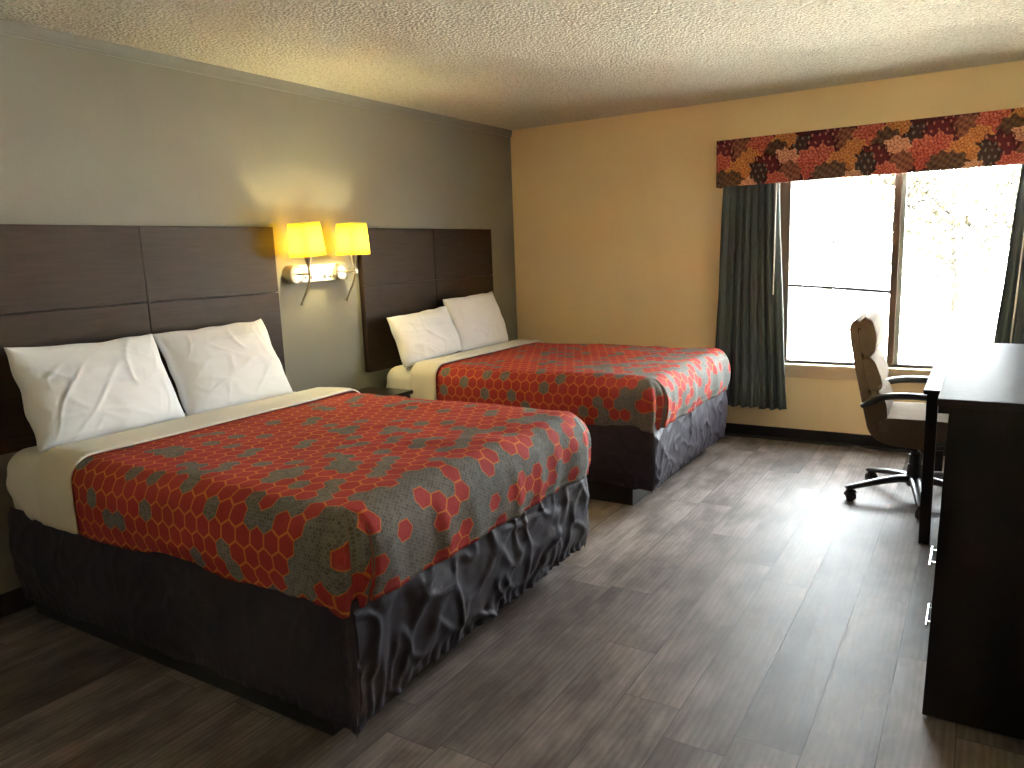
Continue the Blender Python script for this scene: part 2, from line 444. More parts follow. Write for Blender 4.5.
# ------------------------------------------------------------------ bedding
def wrap_cloth(x0, xf, y0, y1, zt, zh, R, head=False, foot=True, dx=0.03, dd=0.02, fx=None, seed=0.0,
               disp=None, top=True, hemf=None):
    """cloth lying on a box: top grid plus a perimeter strip that rounds over the edge and hangs to zh. UVs in metres."""
    bm = B(); uvl = bm.loops.layers.uv.new('UVMap')
    xi0 = x0 + R if head else x0; xi1 = xf - R if foot else xf
    yi0, yi1 = y0 + R, y1 - R
    nx = max(2, round((xi1-xi0)/dx)); ny = max(2, round((yi1-yi0)/dx))
    P = []   # (base, normal, section, s)
    for i in range(nx+1): P.append((xi0+(xi1-xi0)*i/nx, yi0, 0, -1, 'near', 0))
    nc = 10
    def corner(cx, cy, a0, name):
        for k in range(nc+1):
            a = a0 + PI/2*k/nc; P.append((cx, cy, math.cos(a), math.sin(a), name, k/nc))
    if foot:
        corner(xi1, yi0, -PI/2, 'c_nf')
        for i in range(ny+1): P.append((xi1, yi0+(yi1-yi0)*i/ny, 1, 0, 'foot', 0))
        corner(xi1, yi1, 0, 'c_ff')
    else: P.append(None)
    for i in range(nx+1): P.append((xi1-(xi1-xi0)*i/nx, yi1, 0, 1, 'far', 0))
    if head:
        corner(xi0, yi1, PI/2, 'c_fh')
        for i in range(ny+1): P.append((xi0, yi1-(yi1-yi0)*i/ny, -1, 0, 'head', 0))
        corner(xi0, yi0, PI, 'c_hn')
    prof = []
    na = 7
    if R > 0.015:
        for k in range(na+1):
            a = PI/2*k/na; prof.append((R*math.sin(a), zt-R*(1-math.cos(a)), R*a))
    else: prof.append((R, zt, 0))
    nd = max(2, round((prof[-1][1]-zh)/dd)); zs = prof[-1][1]; d0 = prof[-1][2]
    for k in range(1, nd+1): prof.append((R, zs-(zs-zh)*k/nd, d0+(zs-zh)*k/nd))
    dmax = prof[-1][2]
    cols = []
    per = 0.0; last = None
    for q in P:
        if q is None: cols.append(None); last = None; continue
        bx, by, nx_, ny_, sec, t = q
        pt = (bx+nx_*R, by+ny_*R)
        if last: per += math.hypot(pt[0]-last[0], pt[1]-last[1])
        last = pt
        col = []
        for off, z, d in prof:
            w = Vector((bx+nx_*off, by+ny_*off, z))
            f = d/dmax
            nrm = Vector((nx_*min(1, off/max(R, 1e-6)), ny_*min(1, off/max(R, 1e-6)), 1-min(1, off/max(R, 1e-6))*0.999)).normalized()
            if hemf and f > 0.5: w.z += hemf(per, sec, t, w)*(f-0.5)*2
            if disp: w += disp(w, nrm, sec, t, per, f)
            if sec == 'near' or sec == 'far': uv = (bx-x0, (by-d) if sec == 'near' else (by+d))
            elif sec in ('foot',): uv = (bx-x0+d, by)
            elif sec == 'head': uv = (bx-x0-d, by)
            else: uv = None
            col.append((bm.verts.new(w), uv, d))
        cols.append((col, sec, t, bx, by))
    def uvs(c, j, half):
        col, sec, t, bx, by = c
        if col[j][1] is not None: return col[j][1]
        d = col[j][2]
        if sec == 'c_nf':
            return (bx-x0+R*t*1.2, by-d) if half < 0.6 else (bx-x0+d, by-R*(1-t)*1.2)
        if sec == 'c_ff':
            return (bx-x0+R*(1-t)*1.2, by+d) if half > 0.4 else (bx-x0+d, by+R*t*1.2)
        return (bx-x0, by+d)
    n = len(cols)
    rng = range(n) if head else range(n-1)
    for i in rng:
        a, b = cols[i], cols[(i+1) % n]
        if a is None or b is None: continue
        half = (a[2]+b[2])/2
        for j in range(len(prof)-1):
            va = [a[0][j][0], b[0][j][0], b[0][j+1][0], a[0][j+1][0]]
            try: f = bm.faces.new(va)
            except ValueError: continue
            for l, (c, jj) in zip(f.loops, ((a, j), (b, j), (b, j+1), (a, j+1))): l[uvl].uv = uvs(c, jj, half)
    if top:
        g = []
        for i in range(nx+1):
            row = []
            for j in range(ny+1):
                w = Vector((xi0+(xi1-xi0)*i/nx, yi0+(yi1-yi0)*j/ny, zt))
                u = (w.x-x0, w.y)
                if disp: w = w + disp(w, Vector((0, 0, 1)), 'top', 0, 0, 0)
                row.append((bm.verts.new(w), u))
            g.append(row)
        for i in range(nx):
            for j in range(ny):
                q = [g[i][j], g[i+1][j], g[i+1][j+1], g[i][j+1]]
                f = bm.faces.new([v for v, _ in q])
                for l, (_, u) in zip(f.loops, q): l[uvl].uv = u
    bmesh.ops.remove_doubles(bm, verts=bm.verts, dist=1e-4)
    bmesh.ops.dissolve_degenerate(bm, edges=bm.edges, dist=1e-6)
    return bm

def solid(o, t, off=-1):
    m = o.modifiers.new('thickness', 'SOLIDIFY'); m.thickness = t; m.offset = off
    return o

def make_bed(y0, y1, xf, seed, name_bits, cover_x, fold_x, rough_foot, hem_z, corner_drop):
    yc = (y0+y1)/2
    bed = thing('bed', name_bits['bed'], 'bed', ((0.05+xf)/2, yc, 0), 0, 'hotel beds with charcoal skirts')
    # plinth
    bm = B(); box(bm, 0.10, xf-0.135, y0+0.03, y1-0.03, 0.0, 0.13, 0.004); obj('platform_base', bm, M_box, bed)
    bm = B(); box(bm, 0.06, xf-0.03, y0+0.03, y1-0.03, 0.131, 0.455, 0.02); obj('box_spring', bm, M_box, bed)
    # mattress with fitted sheet
    def dm(w, n, sec, t, s, f):
        a = 0.0035*nz(w.x*9+seed, w.y*9, w.z*14)
        if sec in ('near', 'c_hn') and w.x < fold_x+0.03: a += (1-sstep(fold_x-0.06, fold_x+0.03, w.x))*0.014*ridge((w.x*1.2+w.z*2.4)*4.2, w.z*3+w.x*5, seed)*sstep(0.2, .6, f)
        if sec != 'top': a += 0.010*math.sin(PI*f)
        return n*a
    bm = wrap_cloth(0.055, xf-0.012, y0+0.004, y1-0.004, 0.712, 0.45, 0.085, head=True, foot=True, dx=0.03, dd=0.018, disp=dm)
    o = obj('mattress', bm, M_sheet, bed, True); solid(o, 0.006)
    # skirt
    def dsk(w, n, sec, t, s, f):
        nh = Vector((n.x, n.y, 0))
        p = (w.x*1.0+w.y*1.0)
        q = w.z
        A = rough_foot if sec in ('foot',) else (0.6 if sec.startswith('c') else 0.55)
        def cs(a, b, c, w=7.0): return max(0.0, 1.0-w*abs(nz(a, b, c)))
        wx = p + 0.05*nz(p*3, q*3, seed); m1 = sstep(-0.15, 0.35, nz(p*2.1, q*2.5, seed+8)); m2 = sstep(-0.15, 0.35, nz(p*2.4, q*2.5, seed+12))
        cr = 0.011*cs(wx*3.0+q*3.6+seed, q*1.6-p*1.3, 1.7, 9.0)*m1 + 0.011*cs(wx*3.4-q*4.2-seed, q*1.6+p*1.4, 5.2, 9.0)*m2 + 0.008*cs(wx*4.4-q*2.0+seed*4, q*2.0+p*0.8, 15.2, 9.0) + 0.007*cs(wx*6.0+q*5.5+seed*2, q*6.0-p*4.0, 9.1, 6.0)
        cr += 0.005*nz(p*5+q*4+seed, q*4-p, 3) + 0.003*nz(p*16+seed, q*12, 3)
        gat = sstep(0.78, 1.0, f)*(0.003*math.sin(p*120+5*nz(p*7, seed)) + 0.006*nz(p*40, q*20, seed))
        edge = sstep(0.0, 0.12, f)
        a = A*edge*cr + edge*gat*(0.5+0.5*A) + 0.008*nz(p*2.2, seed, 0)*f
        a += -0.014*sstep(0.75, 1.0, f) + 0.012*math.sin(PI*min(1, f*1.1))
        return nh*a
    def hem(s, sec, t, w):
        h = 0.013*nz(s*4.5, seed*3, 0) - (0.035 if sec == 'near' and corner_drop > 0.02 else 0)*sstep(0.0, 0.2, xf-w.x)+0.006*nz(s*25, seed, 1)
        if sec in ('c_nf', 'c_ff'): h -= 0.012*math.exp(-((t-0.5)/0.28)**2)
        h -= corner_drop*math.exp(-math.hypot(w.x-xf, w.y-y0)/0.12)
        return h
    bm = wrap_cloth(0.075, xf, y0, y1, 0.476, hem_z, 0.012, head=False, foot=True, dx=0.0085, dd=0.0105, disp=dsk, top=False, hemf=hem)
    o = obj('bed_skirt', bm, M_skirt, bed, True); solid(o, 0.004)
    # coverlet
    def dc(w, n, sec, t, s, f):
        p = w.x+w.y
        near_head = sstep(0.0, 0.14, w.x-cover_x)
        at = 0.007*nz(w.x*3+seed, w.y*3, 0)+0.004*nz(w.x*9+seed, w.y*9, 2) + 0.006*ridge(w.x*2.2-w.y*1.5+seed, w.y*2.0, 3)
        if sec == 'top':
            return n*(at*near_head)
        k = sstep(0.15, 0.6, f)
        q = w.z
        a = at*near_head*(1-sstep(0.0, 0.3, f)) + 0.004*nz(p*9, q*9, seed)*sstep(0, 0.25, f)
        nhd = 0.25+0.75*near_head
        if sec in ('near', 'far'):
            a += nhd*(k*(0.010*nz(p*3.1, q*2, seed) + 0.005*nz(p*8, q*3, seed+2)) + 0.014*math.sin(PI*min(1, f))*k)
        if sec == 'foot':
            a += 0.016*f*k + k*(0.013*nz(p*4.2+seed, q*2, seed) + 0.012*ridge(p*5.0+0.8*q+seed, q*1.2, 4)) + 0.018*math.sin(PI*min(1, f))
        if sec in ('c_nf', 'c_ff'):
            tt = t if sec == 'c_nf' else 1-t
            a += k*(0.026*math.sin(PI*tt)*1.0 + 0.014*math.exp(-((tt-0.42)/0.10)**2) - 0.034*math.exp(-((tt-0.66)/0.09)**2))
            a += 0.018*math.sin(PI*min(1, f))*(tt if True else 0) + 0.014*math.sin(PI*min(1, f))*k*(1-tt)
        v = Vector((n.x, n.y, n.z))*a
        if f > 0.9: v += Vector((-n.x, -n.y, 0))*0.006
        return v
    def hemc(s, sec, t, w):
        h = 0.009*nz(s*3.3, seed*5, 0)+0.004*nz(s*11, seed, 0)
        if sec in ('c_nf', 'c_ff'): h -= 0.014*math.sin(PI*t)
        return h
    bm = wrap_cloth(cover_x-0.07, xf+0.012, y0-0.010, y1+0.010, 0.734, 0.452, 0.088, foot=True, dx=0.022, dd=0.016, disp=dc, hemf=hemc)
    o = obj('bedspread', bm, M_cover, None, True); solid(o, 0.012)
    tag(o, name_bits['cover'], 'bedspread', 'red and grey hexagon bedspreads')
    # turned-down sheet
    def df(w, n, sec, t, s, f):
        a = 0.003*nz(w.x*8+seed, w.y*4, w.z*6) + 0.004*nz(w.y*1.7, w.x*14, seed+w.z)
        ed = min(w.x-fold_x, cover_x-w.x)
        a -= 0.003*(1-sstep(0, 0.02, ed))
        v = n*a
        wv = sstep(0.0, 0.1, abs(ed))
        v += Vector((0.010*nz(w.y*2.3, w.z*4, seed), 0, 0))
        return v
    bm = wrap_cloth(fold_x, cover_x, y0-0.030, y1+0.030, 0.754, 0.462, 0.098, foot=False, dx=0.0125, dd=0.016, disp=df)
    o = obj('folded_top_sheet', bm, M_fold, None, True); solid(o, 0.008)
    tag(o, name_bits['sheet'], 'bed sheet', 'turned-down top sheets')
    return bed

make_bed(-4.19, -2.67, 1.975, 1.3, dict(
    bed='wide bed nearest the camera with white mattress and crinkled charcoal skirt',
    cover='red hexagon bedspread on the bed nearest the camera, pinched fold at its corner',
    sheet='cream folded-down sheet on the near bed, across the mattress below two pillows'), 0.635, 0.385, 1.25, 0.105, 0.05)
make_bed(-1.84, -0.465, 1.97, 4.9, dict(
    bed='far bed beside the window wall with charcoal skirt and black plinth',
    cover='red hexagon bedspread on the far bed beside the dark curtain',
    sheet='cream folded-down sheet on the far bed, lit yellow by the wall lamp'), 0.518, 0.312, 0.75, 0.115, 0.01)

def pillow(name, label, cy, w, hgt, thick, bot, top, seed, roll=0.0, flop=0.0):
    """bot/top: (x,z) of the lower front seam and the upper seam; leans between them"""
    bm = B(); nu, nv = 92, 64
    up = Vector((top[0]-bot[0], 0, top[1]-bot[1])); L = up.length; up.normalize()
    side = Vector((0, 1, 0)); fr = side.cross(up).normalized()
    if fr.x < 0: fr = -fr
    cen = Vector(((bot[0]+top[0])/2, cy, (bot[1]+top[1])/2))
    cr, sr = math.cos(roll), math.sin(roll)
    for sgn in (1, -1):
        g = []
        for i in range(nu+1):
            row = []
            for j in range(nv+1):
                u = -1+2*i/nu; v = -1+2*j/nv
                u = math.copysign(abs(u)**0.85, u); v = math.copysign(abs(v)**0.85, v)
                pinx = 1-0.055*(1-v*v)*abs(u)**3*1.0
                piny = 1-(0.05 if v > 0 else 0.0)*(1-u*u)*abs(v)**3
                a = u*w/2*pinx; b = v*L/2*piny
                prof = max(0, (1-abs(u)**2.4)*(1-abs(v)**2.4))
                th = thick/2*prof**0.5*(1-0.15*v)
                k = prof**0.6
                def cs(a, b, c, w=8.0): return max(0.0, 1.0-w*abs(nz(a, b, c)))**1.3
                m = sstep(-0.2, 0.3, nz(u*1.3+seed*2, v*1.3, 3.3)); m2 = 1-m
                wr = 0.007*cs(u*1.5+v*0.8+seed, v*0.8-u*0.4, 1.1)*m*k
                wr += 0.007*cs(u*2.2-v*0.9+seed*2, v*0.9+u*0.3, 4.1)*m2*k
                wr += 0.005*cs(u*0.9-v*0.4+seed*3, v*2.6+u*1.0, 7.7, 6.0)*k
                wr += 0.004*cs(u*3.5+seed*3, v*3.1-u, 2.7, 5.0)*sstep(0.2, 0.8, abs(u))*k
                wr += 0.008*nz(u*1.2+seed, v*1.2, 2)*k + 0.003*nz(u*4, v*4, seed)*k
                edge = 1-k
                th2 = th + (wr if sgn > 0 else 0.4*wr) + 0.004
                a += 0.012*nz(v*2.2, seed, u)*abs(u)**2; b += 0.010*nz(u*2.5, seed+5, v)*abs(v)**2
                a2 = a*cr - b*sr; b2 = a*sr + b*cr
                s = 1 if sgn > 0 else -0.75
                fl = flop*max(0, v)**2*max(0, -u)**2
                row.append(bm.verts.new(cen + side*a2 + up*b2 + fr*(s*th2 if 0 < i < nu and 0 < j < nv else 0.0) + fr*fl))
            g.append(row)
        for i in range(nu):
            for j in range(nv): bm.faces.new((g[i][j], g[i+1][j], g[i+1][j+1], g[i][j+1]))
    bmesh.ops.remove_doubles(bm, verts=bm.verts, dist=1e-5)
    o = obj(name, bm, M_pillow, None, True)
    tag(o, label, 'pillow', 'white pillows leaning on the headboards')
    return o
pillow('pillow', 'rumpled white pillow at the left end of the near bed, one corner flopped', -3.83, 0.66, 0.42, 0.20, (0.315, 0.724), (0.125, 1.12), 1.0, 0.0, 0.05)
pillow('pillow', 'creased white pillow on the near bed on the side toward the wall lamp', -3.172, 0.645, 0.42, 0.19, (0.315, 0.724), (0.12, 1.125), 5.5, 0.015)
pillow('pillow', 'cool white pillow on the far bed on the side toward the wall lamp', -1.525, 0.66, 0.40, 0.18, (0.255, 0.732), (0.135, 1.06), 9.2, 0.04)
pillow('pillow', 'warm white pillow on the far bed nearest the room corner', -0.885, 0.66, 0.42, 0.18, (0.25, 0.732), (0.12, 1.13), 13.4, 0.02)

# ------------------------------------------------------------------ headboards
def headboard(y0, y1, label):
    ym = (y0+y1)/2
    t = thing('headboard', label, 'headboard', (0.0, ym, 0.69), 0, 'dark wood headboards')
    bm = B(); box(bm, 0.001, 0.022, y0+0.002, y1-0.002, 0.69, 1.622, 0.002); obj('backing_board', bm, M_espresso, t)
    zc = 1.262; g = 0.0022
    for a, b in ((y0, ym-g), (ym+g, y1)):
        for c, d in ((0.69, zc-g), (zc+g, 1.625)):
            bm = B(); box(bm, 0.0225, 0.042, a, b, c, d, 0.0018); obj('panel', bm, M_head, t)
    return t
headboard(-4.25, -2.648, 'wide dark wood headboard of four panels behind the near bed')
headboard(-1.945, -0.418, 'dark wood headboard of four panels behind the far bed')

# ------------------------------------------------------------------ double wall lamp
lamp = thing('wall_lamp', 'double wall lamp with two glowing yellow shades and outlets between headboards', 'lamp', (0.0, -2.315, 1.36))
bm = B(); box(bm, 0.0, 0.034, -2.475, -2.165, 1.308, 1.408, 0.004); plate = obj('outlet_plate', bm, M_platewhite, lamp)
tag(plate, 'white plate with outlets')
for yy, zz, a, nm in ((-2.43, 1.333, 0.007, 'switch_button'), (-2.385, 1.333, 0.0105, 'outlet'), (-2.275, 1.333, 0.0105, 'outlet'), (-2.23, 1.333, 0.007, 'switch_button')):
    bm = B()
    if nm == 'outlet': box(bm, 0.034, 0.0365, yy-a, yy+a, zz-a, zz+a, 0.001)
    else: cyl(bm, (0.034, yy, zz), (0.039, yy, zz), a, n=14)
    obj(nm, bm, M_outdark, plate)
for yy in (-2.385, -2.275):
    bm = B(); box(bm, 0.034, 0.0362, yy-0.017, yy+0.017, 1.352, 1.398, 0.001); obj('socket_face', bm, M_platewhite, plate)
RX = Matrix.Rotation(PI/2, 4, 'Y')
def lamp_arm(yl, tilt):
    sx = 0.165
    bm = B(); lathe(bm, [(0, 0.0), (0.056, 0.0), (0.056, 0.062), (0.053, 0.067), (0.046, 0.069), (0, 0.070)], Matrix.Translation((0.001, yl, 1.355)) @ RX)
    o = obj('wall_mount', bm, M_nickel, lamp); smooth_by_angle(o, 0.5)
    bm = B(); cyl(bm, (0.068, yl, 1.357), (sx+0.012, yl, 1.357), 0.0062, n=12); lathe(bm, [(0, 0), (0.010, 0), (0.010, 0.014), (0, 0.014)], Matrix.Translation((sx+0.006, yl, 1.357)) @ RX, 14)
    o = obj('arm', bm, M_nickel, lamp); smooth_by_angle(o, 0.6)
    bm = B()
    pts = []
    for k in range(17):
        t = k/16; z = 1.415-0.235*t
        x = sx - 0.088*sstep(0.3, 1.25, t)**1.0*1.15
        pts.append((x, yl, z))
    tube(bm, pts, [0.0062]*15+[0.0065, 0.008], 10)
    o = obj('stem', bm, M_nickel, lamp, True)
    bm = B(); lathe(bm, [(0, 1.395), (0.009, 1.395), (0.012, 1.415), (0.023, 1.452), (0.024, 1.462), (0, 1.462)], Matrix.Translation((sx, yl, 0)), 20)
    o = obj('socket_cup', bm, M_nickel, lamp); smooth_by_angle(o, 0.6)
    # tapered square shade, open top and bottom
    a, b, z0, z1 = 0.076, 0.067, 1.456, 1.646
    Mt = Matrix.Translation((sx, yl, z0)) @ Matrix.Rotation(tilt, 4, 'X') @ Matrix.Translation((-sx, -yl, -z0))
    bm = B()
    def ring(h, z):
        r = 0.010; v = []
        for cxs, cys, a0 in ((1, 1, 0), (-1, 1, PI/2), (-1, -1, PI), (1, -1, 1.5*PI)):
            for k in range(5):
                an = a0+PI/2*k/4
                v.append(bm.verts.new((sx+cxs*(h-r)+r*math.cos(an), yl+cys*(h-r)+r*math.sin(an), z)))
        return v
    rs = [ring(a+(b-a)*k/6, z0+(z1-z0)*k/6) for k in range(7)]
    for r0, r1 in zip(rs, rs[1:]):
        for k in range(20): bm.faces.new((r0[k], r0[(k+1) % 20], r1[(k+1) % 20], r1[k]))
    bmesh.ops.transform(bm, matrix=Mt, verts=bm.verts)
    sh = obj('lamp_shade', bm, M_shade, lamp); solid(sh, 0.0015); smooth_by_angle(sh, 0.9)
    tag(sh, 'glowing yellow square shade')
    bm = B()
    for z, h in ((z0, a), (z1, b)):
        for k in range(4):
            an = PI/4+k*PI/2
            p0 = (sx+h*1.41*math.cos(an)*0.97, yl+h*1.41*math.sin(an)*0.97, z)
            if z == z0: tube(bm, [(sx, yl, 1.470), (p0[0], p0[1], z+0.004)], 0.0015, 6)
    bmesh.ops.transform(bm, matrix=Mt, verts=bm.verts)
    obj('shade_frame', bm, M_nickel, sh)
    bm = B(); lathe(bm, [(0, 1.463), (0.013, 1.463), (0.013, 1.50), (0.022, 1.525), (0.027, 1.55), (0.022, 1.575), (0.010, 1.587), (0, 1.589)], Matrix.Translation((sx, yl, 0)), 18)
    obj('bulb', bm, M_bulb, lamp, True)
lamp_arm(-2.520, 0.075)
lamp_arm(-2.150, 0.0)

# ------------------------------------------------------------------ nightstand
ns = thing('nightstand', 'small dark nightstand squeezed between the two beds under the wall lamp', 'nightstand', (0.2, -2.26, 0))
bm = B(); box(bm, 0.022, 0.395, -2.58, -1.94, 0.572, 0.596, 0.003); obj('top', bm, M_night, ns)
bm = B(); box(bm, 0.03, 0.37, -2.565, -1.955, 0.18, 0.571, 0.003); obj('cabinet_body', bm, M_night, ns)
bm = B(); box(bm, 0.371, 0.387, -2.56, -1.96, 0.36, 0.565, 0.003); dr = obj('drawer', bm, M_night, ns)
bm = B(); tube(bm, [(0.387, -2.32, 0.46), (0.41, -2.32, 0.46), (0.41, -2.20, 0.46), (0.387, -2.20, 0.46)], 0.005, 8); obj('handle', bm, M_steel, dr)
for a in (0.04, 0.33):
    for b in (-2.55, -2.01):
        bm = B(); box(bm, a, a+0.035, b, b+0.04, 0, 0.18, 0.002); obj('leg', bm, M_night, ns)

# ------------------------------------------------------------------ curtains
def curtain(label, xa_top, xb_top, xa_bot, xb_bot, z0, z1, folds, wandx, wz, seed, flare=0.0):
    t = thing('curtain', label, 'curtain', ((xa_bot+xb_bot)/2, -0.07, z0), 0, 'dark window curtains')
    bm = B(); nu, nv = 220, 60
    g = []
    for j in range(nv+1):
        v = j/nv; z = z1+(z0-z1)*v
        xa = xa_top+(xa_bot-xa_top)*v; xb = xb_top+(xb_bot-xb_top)*v**1.3
        row = []
        for i in range(nu+1):
            u = i/nu
            ph = 2*PI*folds*u + 0.8*nz(u*4, v*0.7, seed)
            amp = 0.030*(0.75+0.35*nz(u*5, v*1.2, seed+3))
            y = -0.070 + amp*math.sin(ph) + 0.010*math.sin(2.3*ph+seed)*(0.4+0.6*v) + 0.010*nz(u*3, v*2, seed)
            x = xa+(xb-xa)*u + 0.012*math.cos(ph)*1.0 + 0.006*nz(u*7, v*3, seed)
            zz = z + (0.010*nz(u*9, 0, seed) + 0.006*math.cos(ph))*v**6
            row.append(bm.verts.new((x, y, zz)))
        g.append(row)
    for j in range(nv):
        for i in range(nu): bm.faces.new((g[j][i], g[j][i+1], g[j+1][i+1], g[j+1][i]))
    o = obj('fabric_panel', bm, M_curtain, t, True); solid(o, 0.004)
    if wandx:
        bm = B(); tube(bm, [(wandx[0], -0.118, 1.90), (wandx[1], -0.122, wz)], 0.0045, 8); obj('pull_wand', bm, M_wand, t, True)
    return t
curtain('dark slate green curtain on the left of the window beside the far bed', 1.815, 2.200, 1.745, 2.285, 0.245, 1.93, 8, (2.199, 2.192), 1.075, 2.0)
curtain('dark slate green curtain on the right of the window behind the desk', 3.60, 3.965, 3.475, 3.97, 0.25, 1.93, 7, (3.655, 3.60), 0.55, 6.0)

# ------------------------------------------------------------------ valance
def srgb(h): return tuple((int(h[i:i+2], 16)/255)**2.2 for i in (0, 2, 4))
PAL = {
 'coral': [srgb('6e2420'), srgb('a8443a'), srgb('cf7a62')],
 'maroon': [srgb('3a0f1a'), srgb('571a26'), srgb('b8786a')],
 'gold': [srgb('7a3a1a'), srgb('b5713a'), srgb('d4985c')],
 'dark': [srgb('1c1a1a'), srgb('2e2b2a'), srgb('75706a')],
 'peach': [srgb('83483a'), srgb('c98a6c'), srgb('e0ac8a')],
 'brown': [srgb('4f1f1c'), srgb('7c4636'), srgb('a8765a')],
 'green': [srgb('24191a'), srgb('3f2c27'), srgb('7c6248')],
}
PER = 0.672
MOT = [('maroon', 0.08, 0.06, 0.10), ('brown', 0.175, 0.055, 0.075), ('coral', 0.315, 0.05, 0.10), ('gold', 0.47, 0.035, 0.085),
       ('green', 0.415, 0.10, 0.085), ('dark', 0.60, 0.085, 0.088), ('maroon', 0.70, 0.08, 0.095), ('peach', 0.47, 0.165, 0.092),
       ('gold', 0.235, 0.13, 0.075), ('coral', 0.635, 0.185, 0.10), ('coral', 0.03, 0.175, 0.10), ('maroon', 0.345, 0.20, 0.10), ('dark', 0.275, 0.225, 0.082),
       ('gold', 0.155, 0.205, 0.085), ('brown', 0.50, 0.235, 0.072), ('green', 0.11, 0.275, 0.085), ('green', 0.72, 0.27, 0.08), ('peach', 0.22, 0.31, 0.06), ('coral', 0.415, 0.30, 0.075)]
def floral(u, v):
    c = floral_cell(u, v); k = 0.16+0.16*nz(u*30, v*30, 6)
    return tuple(x*(1-k)+y*k for x, y in zip(c, (0.13, 0.022, 0.03)))
def floral_cell(u, v):
    """u along the valance, v down from its top edge, metres"""
    u += 0.010*nz(u*14, v*14, 1); v += 0.010*nz(u*14, v*14, 9)
    u += 0.006*nz(u*48, v*48, 4); v += 0.006*nz(u*48, v*48, 14)
    uu = u % PER
    best = None
    for k, (c, mx, my, r) in enumerate(MOT):
        for off in (-PER, 0, PER):
            dx = uu-(mx+off); dy = v-(my+0.02)
            d2 = math.hypot(dx, dy)
            if d2 > r*1.25: continue
            th = math.atan2(dx, -dy)
            d = d2/(r*(1+0.10*math.cos(th*9)))
            if d < 1: best = (c, d, th, dx/r, dy/r, k)
    if best is None: return PAL['maroon'][0]
    c, d, th, a, b, k = best
    p = PAL[c]
    if c == 'dark' or c == 'maroon':
        # scattered drop-shaped tips
        gx = a*2.3; gy = b*2.1; row = math.floor(gy); gx += 0.5*(row % 2)
        fx = gx-math.floor(gx)-0.5; fy = gy-row-0.5
        e = math.hypot(fx*1.5, fy)
        t = 1 if e < (0.27 if c == 'dark' else 0.21) else 0
        base = p[1] if (d < 0.8) else p[0]
        return tuple(x*(1-t*0.8)+y*t*0.8 for x, y in zip(base, p[2]))
    if c == 'brown' or c == 'green':
        q = math.sin(a*11)*math.sin(b*11+a*4)
        q2 = q*0.8+0.5*nz(a*6, b*6, k); return tuple(x*(0.62-0.38*q2)+y*(0.38+0.38*q2) for x, y in zip(p[0], p[2]))
    rings = d*4.0; ri = math.floor(rings); fr = rings-ri
    n = 9+5*ri
    pet = abs(math.sin(th*n/2+ri*0.8))
    tip = fr-0.35*(1-pet)
    if pet < 0.26 or tip < 0.08: return tuple(0.8*x+0.2*y for x, y in zip(p[0], p[1]))
    m = min(1, max(0, (tip-0.1)/0.7))
    lite = min(1, max(0, 0.10+0.62*m-0.30*b+0.50*nz(a*4+k, b*4, 2.2)))
    return tuple(x*(1-lite)+y*lite for x, y in zip(p[1], p[2]))
def floral_grid(org, eu, ev, lu, lv, step, u0, thick):
    bm = B(); cl = bm.loops.layers.float_color.new('floral')
    nu = max(2, round(lu/step)); nv = max(2, round(lv/step))
    org, eu, ev = Vector(org), Vector(eu), Vector(ev)
    g = [[bm.verts.new(org+eu*(lu*i/nu)+ev*(lv*j/nv)) for j in range(nv+1)] for i in range(nu+1)]
    cc = [[floral(u0+lu*i/nu, lv*j/nv) for j in range(nv+1)] for i in range(nu+1)]
    for i in range(nu):
        for j in range(nv):
            f = bm.faces.new((g[i][j], g[i+1][j], g[i+1][j+1], g[i][j+1]))
            for l, (a, b) in zip(f.loops, ((i, j), (i+1, j), (i+1, j+1), (i, j+1))): l[cl] = (*cc[a][b], 1)
    return bm
VX0, VX1, VZ0, VZ1, VY = 1.79, 4.005, 1.836, 2.153, -0.14
val = thing('window_valance', 'red and gold floral fabric valance boxed over the window', 'valance', ((VX0+VX1)/2, -0.07, VZ0))
bm = floral_grid((VX0, VY, VZ1), (1, 0, 0), (0, 0, -1), VX1-VX0, VZ1-VZ0, 0.0042, 0.0, 0.02)
o = obj('front_panel', bm, M_floral, val); m = solid(o, 0.012, 0)
bm = floral_grid((VX0+0.001, -0.001, VZ1), (0, -1, 0), (0, 0, -1), 0.132, VZ1-VZ0, 0.006, 0.25, 0.02)
o = obj('side_panel', bm, M_floral, val); solid(o, 0.010, 0)
bm = floral_grid((VX1-0.001, -0.001, VZ1), (0, -1, 0), (0, 0, -1), 0.132, VZ1-VZ0, 0.006, 0.45, 0.02)
o = obj('side_panel', bm, M_floral, val); solid(o, 0.010, 0)
bm = B(); box(bm, VX0+0.008, VX1-0.008, -0.132, -0.001, VZ1-0.02, VZ1-0.002); obj('top_board', bm, M_lining, val)
bm = B(); box(bm, VX0+0.008, VX1-0.008, -0.1335, -0.127, VZ0+0.001, VZ0+0.05); obj('lining', bm, M_lining, val)
bm = B(); box(bm, 1.83, 3.98, -0.085, -0.055, 1.935, 1.965, 0.003); obj('curtain_track', bm, M_track, val)

